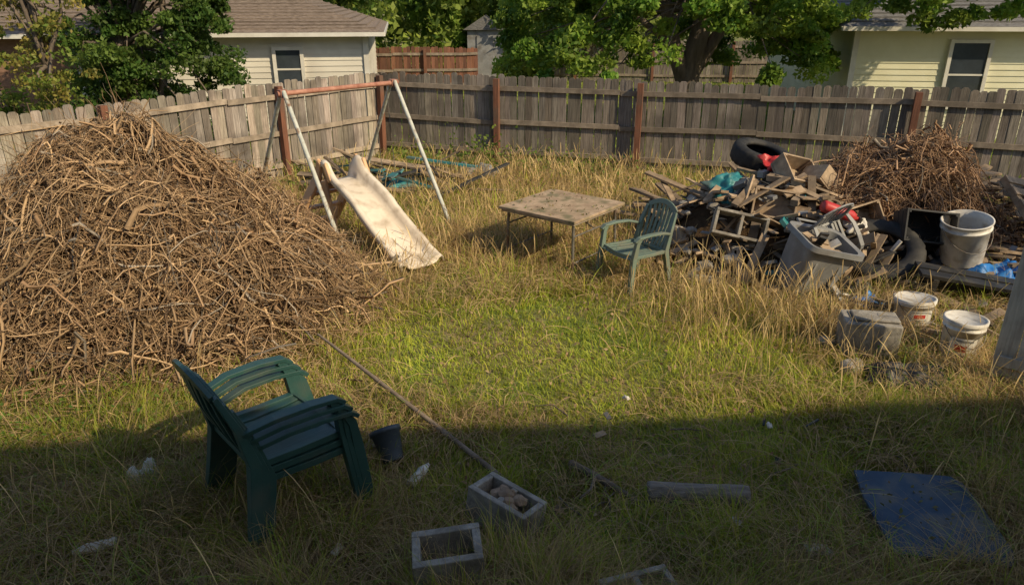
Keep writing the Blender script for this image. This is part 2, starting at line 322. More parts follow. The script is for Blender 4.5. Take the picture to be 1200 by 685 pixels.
# ---------------------------------------------------------------- brush piles
def brush(name,cx,cy,rx,ry,h,N,lmin,lmax,rad,seed,cA,cB,p=1.5,off=(0,0)):
    e=empty(name)
    n=56
    g=np.linspace(-1,1,n); A,B=np.meshgrid(g,g,indexing='ij')
    X=A*np.sqrt(1-B*B/2); Y=B*np.sqrt(1-A*A/2)
    lf=lambda X,Y:(nz(X*2.3,Y*2.3,1,seed)-.5)*.65+(nz(X*6,Y*6,1,seed+1)-.5)*.38
    def hf(X,Y):
        # peak displaced by off: shear the unit disc radially
        D=np.hypot(X,Y); k=1-np.clip(D,0,1); Dp=np.hypot(X-off[0]*k,Y-off[1]*k)
        return h*np.clip(1-np.clip(Dp,0,1.2)**p,0,1)*(1+lf(X,Y))
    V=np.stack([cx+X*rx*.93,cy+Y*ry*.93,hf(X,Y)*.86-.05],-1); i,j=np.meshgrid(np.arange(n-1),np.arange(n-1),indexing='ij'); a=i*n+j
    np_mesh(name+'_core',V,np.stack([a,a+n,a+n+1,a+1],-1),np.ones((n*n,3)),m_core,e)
    th=rng.random(N)*2*np.pi; d=np.sqrt(rng.random(N))*1.06
    ux,uy=d*np.cos(th),d*np.sin(th)
    z=hf(ux,uy)
    P=np.stack([cx+ux*rx,cy+uy*ry,z],-1)
    Dn=nrm(np.stack([np.cos(th)*rx,np.sin(th)*ry,-h*p*np.maximum(d,.15)**(p-1)],-1))
    Tn=nrm(np.stack([-np.sin(th),np.cos(th),np.zeros(N)],-1)); Nn=nrm(np.cross(Tn,Dn)); Nn*=np.sign(Nn[:,2:3]+1e-6)
    w=rng.normal(size=(N,2)); poke=(rng.random(N)<.11)[:,None]
    Dir=nrm(Dn*(w[:,:1]*1.0+.3)+Tn*w[:,1:]*.9+Nn*(rng.normal(size=(N,1))*.28+.05+poke*1.0))
    L=rng.uniform(lmin,lmax,N)*rng.uniform(.35,1,N); L=np.where(poke[:,0],L*.65,L); K=10
    turn=rng.normal(size=(N,1,3))*.10+rng.normal(size=(N,K,3))*.21
    dirs=nrm(Dir[:,None,:]+np.cumsum(turn,axis=1)-np.cumsum(turn,axis=1)[:,K//2:K//2+1,:])
    lift=rng.uniform(-.09,.09,N)+rng.exponential(.028,N)
    C=np.cumsum(dirs,axis=1)*(L/K)[:,None,None]; C=C-C[:,K//2:K//2+1,:]+P[:,None,:]+Nn[:,None,:]*lift[:,None,None]
    hz=hf((C[:,:,0]-cx)/rx,(C[:,:,1]-cy)/ry)*.88
    C[:,:,2]=np.maximum(C[:,:,2],hz-.06); C[:,:,2]=np.minimum(C[:,:,2],hz+.42+poke*.5); C[:,:,2]=np.maximum(C[:,:,2],.012)
    r=rad*rng.lognormal(0,.6,N); r=np.minimum(r,rad*4.5)
    Rd=r[:,None]*np.linspace(1.2,.3,K)[None,:]
    f=rng.random(N); col=mixc(cA,cB,f)*rng.uniform(.4,1.3,N)[:,None]
    old=(rng.random(N)<.07)[:,None]; col=np.where(old,col.mean(1,keepdims=True)*np.array([1.25,1.05,.82])[None,:],col)
    strands(name+'_twigs',C,Rd,col,m_twig,3,e)
    M_=int(N*1.6); idx=rng.integers(0,N,M_); k=rng.integers(2,9,M_)
    S=C[idx,k]; T=nrm(C[idx,k]-C[idx,k-1]); D2=nrm(T+rng.normal(size=(M_,3))*.6); L2=L[idx]*rng.uniform(.10,.36,M_)
    s=np.linspace(0,1,5); C2=S[:,None,:]+D2[:,None,:]*(s[None,:]*L2[:,None])[:,:,None]; C2[:,1:]+=np.cumsum(rng.normal(size=(M_,4,3))*.012,axis=1)
    C2[:,:,2]=np.maximum(C2[:,:,2],.01)
    strands(name+'_forks',C2,(r[idx]*.5)[:,None]*np.linspace(1,.4,5)[None,:],col[idx]*.95,m_twig,3,e)
    k=int(N*.6); idx=rng.integers(0,N,k); PP=C[idx,rng.integers(0,K,k)]+rng.normal(size=(k,3))*.02
    leaves(name+'_leaves',PP,rng.uniform(.008,.028,k),mixc((.36,.21,.10),(.18,.10,.05),rng.random(k)),m_straw,e)
    return e
brush('brush_pile',-3.85,6.95,2.35,1.85,1.72,11500,.5,2.0,.0052,3,(.54,.37,.21),(.31,.19,.105),p=1.22,off=(.10,.05))
brush('brush_pile',4.85,9.05,1.65,1.2,1.22,5600,.4,1.3,.0055,9,(.50,.32,.19),(.31,.185,.11),p=1.6)

# ---------------------------------------------------------------- chairs
def chair_parts(mb,M,mi=0):
    N=8
    for i in range(N):
        x=-.20+.40*i/(N-1); dz=-.018*(1-(x/.21)**2)
        mb.beam([(x,-.22,.40+dz),(x,-.05,.395+dz),(x,.12,.405+dz),(x*1.05,.21,.41+dz),(x*1.06,.245,.385+dz)],.053,.012,(1,0,0),mi,M)
    mb.beam([(-.235,.21,.40),(0,.235,.388),(.235,.21,.40)],.02,.05,(0,1,0),mi,M)
    mb.beam([(-.22,-.215,.405),(.22,-.215,.405)],.045,.03,(0,1,0),mi,M)
    for sx in (-1,1):
        mb.beam([(sx*.235,-.22,.405),(sx*.24,0,.40),(sx*.245,.22,.405)],.04,.035,(1,0,0),mi,M)
        mb.beam([(sx*.27,-.30,0),(sx*.25,-.255,.22),(sx*.235,-.225,.41),(sx*.235,-.275,.62),(sx*.215,-.345,.80)],[.04,.05,.055,.05,.04],[.04,.05,.055,.035,.025],(1,0,0),mi,M)
        mb.beam([(sx*.285,.27,0),(sx*.275,.25,.2),(sx*.265,.225,.41),(sx*.275,.20,.56),(sx*.28,.17,.615)],[.035,.045,.05,.045,.045],[.04,.05,.055,.045,.04],(1,0,0),mi,M)
        mb.beam([(sx*.278,.235,.585),(sx*.282,.19,.622),(sx*.283,.05,.635),(sx*.275,-.12,.63),(sx*.252,-.24,.60),(sx*.235,-.275,.585)],[.045,.06,.062,.055,.045,.035],.022,(1,0,0),mi,M)
    pts=[]
    for i in range(9):
        x=-.215+.43*i/8; k=1-(x/.215)**2; pts.append((x,-.345-.03*k-.01,.795+.075*k))
    mb.beam(pts,.055,.02,(0,-.3,1),mi,M)
    for i in range(7):
        x=-.165+.33*i/6; k=1-(x*1.12/.215)**2
        mb.beam([(x*.95,-.225,.41),(x,-.275-.02*k,.55),(x*1.05,-.315-.03*k,.68),(x*1.12,-.35-.03*k,.79+.06*k)],.038,.012,(1,0,0),mi,M)
mb=MB(); chair_parts(mb,Matrix.Identity(4))
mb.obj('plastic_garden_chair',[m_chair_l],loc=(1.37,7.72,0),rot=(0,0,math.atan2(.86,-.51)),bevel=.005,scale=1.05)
mb=MB()
for k in range(3):
    chair_parts(mb,Matrix.Translation((0,-.035*k,.048*k))@Matrix.Rotation(math.radians(.8*k),4,'Z'))
mb.box((.05,.08,.507),(.13,.07,.006),1,rot=(.04,.03,.6)); mb.box((-.06,.0,.503),(.05,.04,.005),1,rot=(.04,.03,1.6))
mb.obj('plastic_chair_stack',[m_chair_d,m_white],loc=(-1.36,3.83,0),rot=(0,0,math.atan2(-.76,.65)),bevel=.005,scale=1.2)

# ---------------------------------------------------------------- table
mb=MB(); s=1.1
mb.box((0,0,.70),(s,s,.035),0); mb.box((0,0,.667),(s-.05,s-.05,.028),1)
for sx in (-1,1):
    for sy in (-1,1):
        mb.tube([(sx*.47,sy*.45,.65),(sx*.49,sy*.47,0)],.018,10,2)
    mb.tube([(sx*.475,-.455,.5),(sx*.475,.455,.5)],.010,8,2)
    mb.tube([(sx*.48,-.46,.18),(sx*.48,.46,.18)],.010,8,2)
    mb.tube([(sx*.475,0,.5),(sx*.1,0,.65)],.009,8,2)
mb.obj('folding_table',[m_table,m_rail,m_metal],loc=(.61,8.55,0),rot=(0,0,math.radians(-38.7)),bevel=.006)

# ---------------------------------------------------------------- swing set + slide
mb=MB()
apL=Vector((-3.03,9.86,1.86)); apR=Vector((-1.78,11.24,1.86)); ax=(apR-apL).normalized()
mb.tube([apL-ax*.08,apR+ax*.08],.034,12,1)
for ap,a,b in ((apL,(-4.07,11.33,0),(-2.01,8.38,0)),(apR,(-2.64,12.6,0),(-.85,9.88,0))):
    mb.tube([ap+Vector((-.03,.04,.03)),a],.029,12,0); mb.tube([ap+Vector((.03,-.04,.03)),b],.029,12,0)
    mb.box(ap,(.1,.1,.1),1,rot=(0,0,.8))
p=apL.lerp(apR,.8); q=apL.lerp(apR,.93)
for k,pp in enumerate((p,q)):
    mb.tube([pp,pp+Vector((.02,.01,-.6)),pp+Vector((.05,.03,-1.35))],.007,6,2)
mb.beam([p+Vector((.05,.03,-1.35)),p.lerp(q,.5)+Vector((.06,.03,-1.40)),q+Vector((.05,.03,-1.35))],.14,.02,(ax.y,-ax.x,0),3)
p=apL.lerp(apR,.12); mb.tube([p,p+Vector((-.03,.02,-.5)),p+Vector((.0,.05,-1.0))],.007,6,2)
mb.obj('swing_set',[m_swing,m_rust,m_metal,m_teal],bevel=.006)

mb=MB()
d=Vector((.65,-.76,0)).normalized(); sd=Vector((d.y,-d.x,0))
top=Vector((-2.33,9.52,0)); path=[]
NP=26
for i in range(NP):
    f=i/(NP-1); s=f*1.98
    if s<.22: z=.80
    else:
        g=(s-.22)/1.76; z=.80-.72*(g**1.08)+.035*math.sin(g*math.pi*2.0)
        if g>.86: z=max(z,.09)+ (g-.86)*.12
    path.append((top+d*s,z,f))
prof=[]
for c,z,f in path:
    wh=.15+.16*math.exp(-((f-.09)/.07)**2) if f<.5 else .13-.06*max(0,(f-.8)/.2)
    W=.21+.02*f
    row=[(-W-.065,wh-.07),(-W-.055,wh-.01),(-W-.03,wh),(-W+.0,wh-.01),(-W+.02,wh*.5),(-W+.045,.015),(-W*.5,0),(0,-.004),(W*.5,0),(W-.045,.015),(W-.02,wh*.5),(W,wh-.01),(W+.03,wh),(W+.055,wh-.01),(W+.065,wh-.07)]
    prof.append([c+sd*a+Vector((0,0,z+b)) for a,b in row])
n=len(prof[0]); vs=[v for r in prof for v in r]
mb.add(vs,[(i*n+j,(i+1)*n+j,(i+1)*n+j+1,i*n+j+1) for i in range(NP-1) for j in range(n-1)],0,smooth=True)
o=mb.obj('chute',[m_slide],solid=.018)
mb=MB()
foot=top+Vector((-.50,.12,0))
for sgn in (-1,1):
    t0=top+sd*sgn*.27
    f0=foot+sd*sgn*.30
    mb.beam([f0+Vector((0,0,0)),t0.lerp(f0,.5)+Vector((0,0,.42)),t0+Vector((0,0,.86)),t0+d*.10+Vector((0,0,1.08)),t0+d*.24+Vector((0,0,1.06)),t0+d*.36+Vector((0,0,.86))],[.20,.19,.17,.11,.10,.09],.05,tuple(d),0)
    mb.beam([t0+d*.42+Vector((0,0,0)),t0+d*.26+Vector((0,0,.42)),t0+d*.14+Vector((0,0,.84))],[.17,.16,.20],.05,tuple(d),0)
for k in range(1,4):
    f=k/4; c=foot.lerp(top,f); 
    mb.beam([c-sd*.28+Vector((0,0,.84*f)),c+sd*.28+Vector((0,0,.84*f))],.13,.04,(d.x,d.y,0),0)
mb.beam([top+d*.05-sd*.26+Vector((0,0,.76)),top+d*.05+sd*.26+Vector((0,0,.76))],.34,.05,tuple(d),0)
o2=mb.obj('ladder',[m_peach],bevel=.014)
e=empty('playground_slide'); o.parent=e; o2.parent=e

# ---------------------------------------------------------------- small-object makers
def tire(name,loc,rot,r=.34,w=.2):
    mb=MB(); hw=w/2
    prof=[(r*.58,-hw*.7),(r*.60,-hw*.95),(r*.78,-hw*1.08),(r*.93,-hw),(r*.985,-hw*.75),(r,-hw*.4),(r*1.0,0),(r,hw*.4),(r*.985,hw*.75),(r*.93,hw),(r*.78,hw*1.08),(r*.60,hw*.95),(r*.58,hw*.7),(r*.62,hw*.5),(r*.86,hw*.6),(r*.9,0),(r*.86,-hw*.6),(r*.62,-hw*.5),(r*.58,-hw*.7)]
    mb.lathe(prof,80,0,mod=lambda k,j:(-.014 if (j%4==0 and 3<=k<=9) else 0)+(-.012 if k in(5,7) and j%4==2 else 0))
    return mb.obj(name,[m_rubber],loc=loc,rot=rot)
def bucket(name,loc,rot=(0,0,0),r=.15,h=.37,lid=False,label=None,m=None):
    mb=MB()
    mb.lathe([(0.001,0),(r*.86,0),(r*.87,.01),(r*.97,h*.82),(r*1.03,h*.825),(r*1.03,h*.86),(r*.98,h*.865),(r,h*.97),(r*1.05,h*.975),(r*1.05,h),(r*.97,h),(r*.94,h*.8),(r*.83,.02),(0.001,.02)],40,0)
    if lid:
        mb.lathe([(r*1.07,h-.02),(r*1.08,h+.012),(r*.98,h+.016),(r*.95,h+.004),(.001,h+.006)],40,0)
    if label:
        for (w0,w1,za,zb,off,mi) in ((-.7,.7,.2,.68,.003,1),(-.4,.2,.36,.52,.006,2),(-.5,.5,.60,.64,.006,4),(-.5,.3,.26,.29,.006,4)):
            vs=[];n=10
            for j in range(n+1):
                th=label+w0+(w1-w0)*j/n
                for z in (za*h,zb*h):
                    rr=r*(.87+.10*(z/(h*.82)))+off; vs.append((rr*math.cos(th),rr*math.sin(th),z))
            mb.add(vs,[(2*j,2*j+2,2*j+3,2*j+1) for j in range(n)],mi,smooth=True)
    mb.tube([(r*1.06*math.cos(a),-r*1.1*math.sin(a),h*.86-r*.9*math.sin(a)) for a in np.linspace(0,math.pi,12)],.004,6,3)
    return mb.obj(name,[m or m_white,m_trim,m_red,m_metal,m_greyp],loc=loc,rot=rot)
def cinder(name,loc,rot,L=.4,W=.2,H=.2,cells=2,t=.034):
    mb=MB()
    for s_ in (-1,1): mb.box((0,s_*(W/2-t/2),0),(L,t,H))
    for k in range(cells+1):
        x=-L/2+t/2+(L-t)*k/cells; mb.box((x,0,0),(t,W-2*t,H-.004))
    return mb.obj(name,[m_conc],loc=loc,rot=rot,bevel=.006)
def rock(mb,c,r,mi=0,flat=.7):
    import bmesh
    bm=bmesh.new(); bmesh.ops.create_icosphere(bm,subdivisions=2,radius=1)
    o=R.random()*50; col=R.uniform(.7,1.15)
    from mathutils import noise as mn
    vs=[]
    for v in bm.verts:
        k=1+.35*mn.noise(v.co*1.3+Vector((o,o,0))); p=v.co*k; vs.append((c[0]+p.x*r,c[1]+p.y*r*R.uniform(.97,1.03),c[2]+p.z*r*flat))
    fs=[tuple(v.index for v in f.verts) for f in bm.faces]; bm.free()
    mb.add(vs,fs,mi,col=(col,col,col))
def tarp(name,c,sx,sy,amp,m,rot=(0,0,0),n=30,seed=0,rag=.15):
    mb=MB(); vs=[]
    for i in range(n):
        for j in range(n):
            u=i/(n-1)-.5; v=j/(n-1)-.5
            k=1+rag*(float(nz(u*5+v,v*5,1.5,60+seed))-.5)*2
            z=amp*(float(nz(u*3.4,v*3.4,1.0,70+seed))-.15)+amp*.45*abs(float(nz(u*7+v*3,v*6-u*2,1,80+seed))-.5)+amp*.15*float(nz(u*16,v*16,1,85+seed))
            z*=max(0,1-(max(abs(u),abs(v))*2)**3)
            vs.append((u*sx*k,v*sy*k,z))
    mb.add(vs,[(i*n+j,(i+1)*n+j,(i+1)*n+j+1,i*n+j+1) for i in range(n-1) for j in range(n-1)],0,smooth=True)
    return mb.obj(name,[m],loc=c,rot=rot,solid=.004)
def crate(name,c,size,rot,m,t=.02,holes=3):
    mb=MB(); X,Y,Z=size
    mb.box((0,0,t/2),(X,Y,t))
    for k in range(holes):
        z=t+(Z-t)*(k+.5)/holes; hh=(Z-t)/holes-.012
        mb.box((0,-Y/2+t/2,z),(X,t,hh)); mb.box((0,Y/2-t/2,z),(X,t,hh))
        mb.box((-X/2+t/2,0,z),(t,Y-2*t,hh)); mb.box((X/2-t/2,0,z),(t,Y-2*t,hh))
    for sx in (-1,1):
        for sy in (-1,1): mb.box((sx*(X/2-t*1.6),sy*(Y/2-t*1.6),Z/2),(t,t,Z-.004))
    return mb.obj(name,[m],loc=c,rot=rot,bevel=.002)

# ---------------------------------------------------------------- right debris pile
mb=MB()
HC=(3.3,8.9); HR=(1.6,1.5); HH=.82
def heapz(x,y):
    X=(x-HC[0])/HR[0]; Y=(y-HC[1])/HR[1]; return HH*max(0,1-math.hypot(X,Y)**1.8)
n=40; g=np.linspace(-1,1,n); vs=[]
for a_ in g:
    for b_ in g:
        X=a_*math.sqrt(1-b_*b_/2); Y=b_*math.sqrt(1-a_*a_/2); D=math.hypot(X,Y)
        z=HH*.95*max(0,1-D**1.8)*(1+.5*(float(nz(X*4,Y*4,1,30))-.5))-.04
        vs.append((HC[0]+X*HR[0],HC[1]+Y*HR[1],z))
mb.add(vs,[(i*n+j,(i+1)*n+j,(i+1)*n+j+1,i*n+j+1) for i in range(n-1) for j in range(n-1)],0,smooth=True)
for k in range(560):
    if k<430:
        th=R.uniform(0,6.28); d_=math.sqrt(R.random())*1.08
        x=HC[0]+HR[0]*d_*math.cos(th); y=HC[1]+HR[1]*d_*math.sin(th); z=heapz(x,y)+R.uniform(-.02,.16)
    else:   # apron of junk along the front of the second brush pile
        th=R.uniform(0,6.28); x=R.uniform(3.9,6.0); y=R.uniform(7.5,8.3); z=R.uniform(.02,.34)*(y-7.2)
    kind=R.random(); rot=(R.gauss(0,.4),R.gauss(0,.4),R.uniform(0,3.14)); t=R.uniform(.5,1.25)
    if kind<.58: mb.box((x,y,z+.03),(R.uniform(.15,.8),R.uniform(.025,.12),R.uniform(.012,.035)),1,rot=rot,col=(t,t*.98,t*.95))
    elif kind<.72: rock(mb,(x,y,z),R.uniform(.04,.12),2)
    elif kind<.93:
        mb.box((x,y,z+.04),(R.uniform(.06,.30),R.uniform(.05,.2),R.uniform(.01,.09)),R.choice([3,4,4,5,3,4,1,6,1]),rot=rot,col=(t,t,t))
    else: mb.tube([(x-.25*math.cos(th),y-.2*math.sin(th),z+.05),(x,y,z+.15),(x+.25,y+.1*math.sin(th),z+.05)],.011,8,3)
mb.obj('rubble_heap',[m_core,m_plank,m_rock,m_blackp,m_greyp,m_white,m_teal],bevel=.002)
def lumber(spec,n,lx,name='lumber_pile'):
    cx,cy,rx,ry,zs,a0=spec; mb=MB()
    for k in range(n):
        x=cx+R.uniform(-rx,rx); y=cy+R.uniform(-ry,ry); z=.06+zs*k
        t=R.uniform(.5,1.2); mb.box((x,y,z),(R.uniform(*lx),R.uniform(.06,.17),R.uniform(.018,.04)),0,rot=(R.gauss(0,.14),R.gauss(0,.17),R.gauss(a0,.5)),col=(t,t*.98,t*.95))
    mb.obj(name,[m_plank],bevel=.002)
lumber((2.25,9.8,.4,.5,.026,-.5),24,(.5,1.3))
lumber((6.6,9.0,.5,1.1,.017,.2),50,(.5,1.5))
lumber((5.7,7.6,.6,.5,.012,-.1),26,(.4,1.1))
mb=MB()
for k in range(6): mb.box((0,-.45+.18*k,.05),(1.0,.11,.02),col=(R.uniform(.7,1.1),)*3)
for x in (-.44,0,.44): mb.box((x,0,0),(.07,1.02,.078))
for k in (0,.45,-.45): mb.box((0,k,-.05),(1.0,.1,.02))
mb.obj('wooden_pallet',[m_plank],loc=(6.35,8.3,.62),rot=(math.radians(38),math.radians(14),math.radians(20)),bevel=.003)
tire('car_tire',(3.40,9.9,1.02),(math.radians(13),math.radians(8),math.radians(12)),r=.40,w=.24)
tire('car_tire',(4.12,7.75,.34),(math.radians(24),math.radians(-13),0),r=.48,w=.28)
tire('car_tire',(4.72,7.85,.16),(math.radians(68),math.radians(0),math.radians(40)),r=.30,w=.2)
mb=MB()
for k in range(16):
    t=R.uniform(.6,1.2); mb.box((R.uniform(-.2,.2),R.uniform(-.2,.2),-.08+.014*k),(R.uniform(.2,.55),R.uniform(.03,.1),.02),R.choice([0,0,1,2]),rot=(R.gauss(0,.3),R.gauss(-.2,.35),R.uniform(-.2,1.6)),col=(t,t,t))
mb.obj('scrap_wood',[m_plank,m_white,m_blackp],loc=(4.07,7.75,.37),bevel=.002)
crate('wooden_drawer',(3.50,9.0,.90),(.50,.42,.24),(.7,.25,.4),m_plank,.024,1)
crate('wooden_drawer',(3.82,8.85,.78),(.5,.36,.24),(-.35,.8,.2),m_plank,.022,1)
crate('wooden_drawer',(3.15,8.5,.68),(.5,.36,.18),(1.0,.1,-.3),m_plank,.022,1)
crate('wooden_crate',(4.05,8.3,.55),(.50,.36,.24),(1.1,-.2,.3),m_plank,.02,2)
crate('milk_crate',(4.68,8.05,.55),(.56,.36,.36),(1.2,.08,-.12),m_blackp)
# stacked cinder blocks, hollow cores facing out of the heap
cinder('cinder_block',(2.62,8.05,.58),(math.radians(64),math.radians(10),math.radians(-12)),.60,.30,.24)
cinder('cinder_block',(2.75,8.00,.24),(math.radians(84),math.radians(2),math.radians(8)),.52,.26,.24)
cinder('cinder_block',(2.15,8.65,.26),(math.radians(20),math.radians(16),math.radians(50)),.42,.2,.2)
mb=MB()
for k in range(8):
    x=2.15+.17*k+R.uniform(-.1,.1); mb.box((x,7.75+R.uniform(-.1,.2),.05+R.uniform(0,.08)),(R.uniform(.22,.42),R.uniform(.2,.3),R.uniform(.05,.09)),0,rot=(R.gauss(0.3,.2),R.gauss(0,.2),R.uniform(0,3)))
mb.obj('concrete_rubble',[m_conc],bevel=.012)
mb=MB()
def rr(hx,hy,r,z,n=6):
    out=[]
    for cx,cy,a0 in ((hx-r,hy-r,0),(-hx+r,hy-r,90),(-hx+r,-hy+r,180),(hx-r,-hy+r,270)):
        for k in range(n):
            a=math.radians(a0+90*k/(n-1)); out.append((cx+r*math.cos(a),cy+r*math.sin(a),z))
    return out
lev=[rr(.19,.14,.05,.0),rr(.2,.15,.06,.02),rr(.25,.2,.07,.5),rr(.28,.23,.08,.51),rr(.285,.235,.08,.47),rr(.28,.23,.08,.515),rr(.24,.19,.07,.505),rr(.185,.135,.05,.03)]
n=24
for a_,b_ in zip(lev[:-1],lev[1:]):
    mb.add(a_+b_,[(j,(j+1)%n,(j+1)%n+n,j+n) for j in range(n)],0,smooth=True)
mb.add(lev[0],[tuple(range(n))],0); mb.add(lev[-1],[tuple(range(n))],0)
for sx in(-1,1): mb.box((sx*.12,-.185,.25),(.02,.02,.4),0,rot=(-.09,0,0))
mb.tube([(-.12,.24,.5),(-.1,.33,.5),(.1,.33,.5),(.12,.24,.5)],.013,8,0)
for k in range(10): mb.box((R.uniform(-.12,.12),R.uniform(-.1,.1),.35+.015*k),(R.uniform(.1,.35),R.uniform(.03,.12),.02),R.choice([1,2,3]),rot=(R.gauss(0,.5),R.gauss(0,.5),R.uniform(0,3)))
mb.obj('plastic_tub',[m_greyp,m_plank,m_blackp,m_white],loc=(3.15,7.45,.06),rot=(math.radians(14),math.radians(14),math.radians(14)),scale=1.25)
mb=MB(); chair_parts(mb,Matrix.Identity(4)); mb.obj('plastic_garden_chair',[m_greyp],loc=(3.42,7.95,.40),rot=(math.radians(-65),math.radians(15),math.radians(200)),bevel=.005,scale=.85)
mb=MB(); mb.lathe([(.001,0),(.05,.0),(.062,.02),(.062,.34),(.045,.38),(.02,.40),(.02,.43),(.001,.43)],24,0); mb.box((0,0,.44),(.05,.09,.03),1); mb.tube([(0,.04,.43),(.04,.1,.38),(.06,.09,.2)],.008,8,1)
mb.obj('red_canister',[m_red,m_blackp],loc=(3.50,7.95,.86),rot=(math.radians(-20),math.radians(112),math.radians(-18)),scale=1.1)
tarp('red_plastic_bag',(3.40,9.30,1.05),.40,.30,.15,m_red,(.5,.1,.3),seed=1)
tarp('teal_tarp',(2.80,9.1,.76),.6,.5,.22,m_teal,(.5,-.1,.5),seed=2)
tarp('blue_tarp',(5.32,7.35,.18),.66,.5,.28,m_blue,(.25,0,.4),seed=3)
tarp('blue_plastic_bag',(3.72,7.0,.07),.3,.22,.14,m_blue,(0,0,.4),seed=4)
tarp('white_plastic_bag',(3.95,8.0,.58),.3,.26,.14,m_white,(.4,.2,.1),seed=5)
tarp('black_plastic_sheet',(3.35,5.42,.03),.66,.36,.22,m_blackp,(0,0,-.3),seed=6)
tarp('black_plastic_bag',(4.8,7.9,.12),.6,.5,.36,m_blackp,(0,0,.5),seed=7)
tarp('black_plastic_bag',(3.7,7.4,.05),.5,.5,.30,m_blackp,(0,0,.9),seed=13)
tarp('black_plastic_bag',(5.6,8.0,.1),.7,.5,.4,m_blackp,(0,0,.2),seed=14)
bucket('plastic_bucket',(5.04,7.70,.30),(math.radians(8),math.radians(-9),0),r=.245,h=.5)
bucket('plastic_bucket',(4.0,5.84,.0),(0,0,0),r=.165,h=.40,label=-2.0,lid=True)
bucket('plastic_bucket',(3.95,6.55,.06),(math.radians(-4),0,.3),r=.18,h=.24,lid=True,label=-1.9)
mb=MB(); mb.box((0,0,.15),(.44,.30,.30)); mb.box((.03,.0,.315),(.36,.2,.025))
mb.obj('concrete_block',[m_conc],loc=(3.27,6.05,0),rot=(.03,0,-.2),bevel=.015,scale=1.08)
mb=MB(); mb.box((0,0,.24),(1.3,.16,.04)); mb.box((0,.18,.25),(1.3,.16,.04)); 
for x in (-.5,.5): mb.box((x,.09,.11),(.06,.36,.22))
mb.box((0,.09,.13),(.94,.04,.08)); mb.obj('broken_bench',[m_blackp],loc=(4.85,6.95,.06),rot=(.05,.12,-.25),bevel=.004)
mb=MB()
for (x,y,r) in ((2.95,5.62,.10),(3.13,5.55,.07),(3.05,5.75,.06),(4.35,6.6,.13),(4.15,6.25,.09),(3.55,7.2,.1),(2.55,7.6,.12),(4.5,6.4,.07),(3.7,6.3,.06),(2.3,7.7,.07),(2.95,6.15,.08)): rock(mb,(x,y,r*.3),r)
mb.obj('rocks',[m_rock])
mb=MB()
for k in range(80):
    x=R.uniform(3.3,5.4); y=R.uniform(6.0,7.5); t=R.uniform(.5,1.1)
    mb.box((x,y,R.uniform(.03,.16)),(R.uniform(.1,.6),R.uniform(.03,.11),R.uniform(.01,.04)),R.choice([0,0,0,0,1,2]),rot=(R.gauss(0,.25),R.gauss(0,.25),R.uniform(0,3)),col=(t,t,t))
mb.obj('wood_scraps',[m_plank,m_white,m_blackp])
mb=MB()
for k in range(40):
    x=-2.4+R.uniform(-1.1,1.7); y=12.4+R.uniform(-.8,.6)-.2*(x+2); t=R.uniform(.4,1.0)
    mb.box((x,y,.06+R.uniform(0,.34)),(R.uniform(.4,1.5),R.uniform(.05,.14),.03),R.choice([0,0,0,1,2]),rot=(R.gauss(0,.2),R.gauss(0,.3),R.uniform(-.7,.9)),col=(t,t,t))
mb.obj('lumber_pile',[m_plank,m_teal,m_blackp])
tarp('teal_tarp',(-1.75,12.1,.06),.9,.5,.34,m_teal,(0,0,.3),seed=8)
tarp('dark_tarp',(-.65,13.2,.03),.8,.5,.30,m_greyp,(0,0,-.2),seed=9)
tarp('white_plastic_sheet',(-3.0,9.3,.03),.5,.3,.2,m_white,(0,0,.6),seed=10)

# ---------------------------------------------------------------- foreground things
cinder('cinder_block',(-.35,3.17,.13),(.06,-.07,math.radians(8)),.38,.27,.24,cells=1,t=.045)
cinder('cinder_block',(-.04,3.62,.12),(-.10,.08,math.radians(-38)),.43,.24,.22,t=.04)
cinder('cinder_block',(.66,2.93,.09),(.1,.05,math.radians(20)),.4,.2,.2)
mb=MB()
for k in range(9): rock(mb,(-.04+R.uniform(-.12,.14),3.62+R.uniform(-.1,.08),.18+R.uniform(0,.05)),R.uniform(.03,.05))
for k in range(5): rock(mb,(-.36+R.uniform(-.1,.1),3.17+R.uniform(-.06,.06),.09),R.uniform(.025,.045))
for k in range(6): rock(mb,(.1+R.uniform(-.2,.3),3.45+R.uniform(-.3,.3),.03),R.uniform(.02,.045))
mb.obj('stones',[mat('brown_stone',(.18,.115,.07),(.34,.24,.16),scale=8,rough=.9)])
mb=MB()
mb.lathe([(.0001,0),(.035,0),(.035,.0),(.062,0),(.066,.02),(.063,.3),(.066,.55),(.060,.575),(.04,.575),(.04,.5),(.0001,.5)],20,0,mod=lambda k,j:.004*math.sin(j*2.1+k))
mb.obj('broken_log',[mat('grey_bark',(.12,.10,.08),(.28,.24,.195),scale=12,rough=.95,bump=1,stretch=(4,4,.6),bdist=.015)],loc=(.86,3.80,.10),rot=(0,math.radians(90),math.radians(-3)),scale=1.1)
mb=MB()
mb.tube([(-.08,4.03,.06),(-.5,4.50,.11),(-.95,4.97,.18),(-1.35,5.38,.25),(-1.70,5.76,.29)],[.021,.019,.017,.015,.011],8)
mb.obj('long_stick',[mat('stick_wood',(.13,.095,.07),(.26,.20,.145),scale=9,rough=.9)])
mb=MB()
mb.tube([(.40,4.15,.08),(.55,3.98,.10),(.72,3.82,.08),(.85,3.7,.05)],[.028,.025,.022,.014],8); mb.tube([(.55,3.98,.10),(.5,3.8,.13),(.42,3.7,.14)],[.014,.01,.006],6)
mb.tube([(-1.15,3.55,.05),(-.9,3.62,.07),(-.6,3.72,.05)],[.012,.011,.008],6)
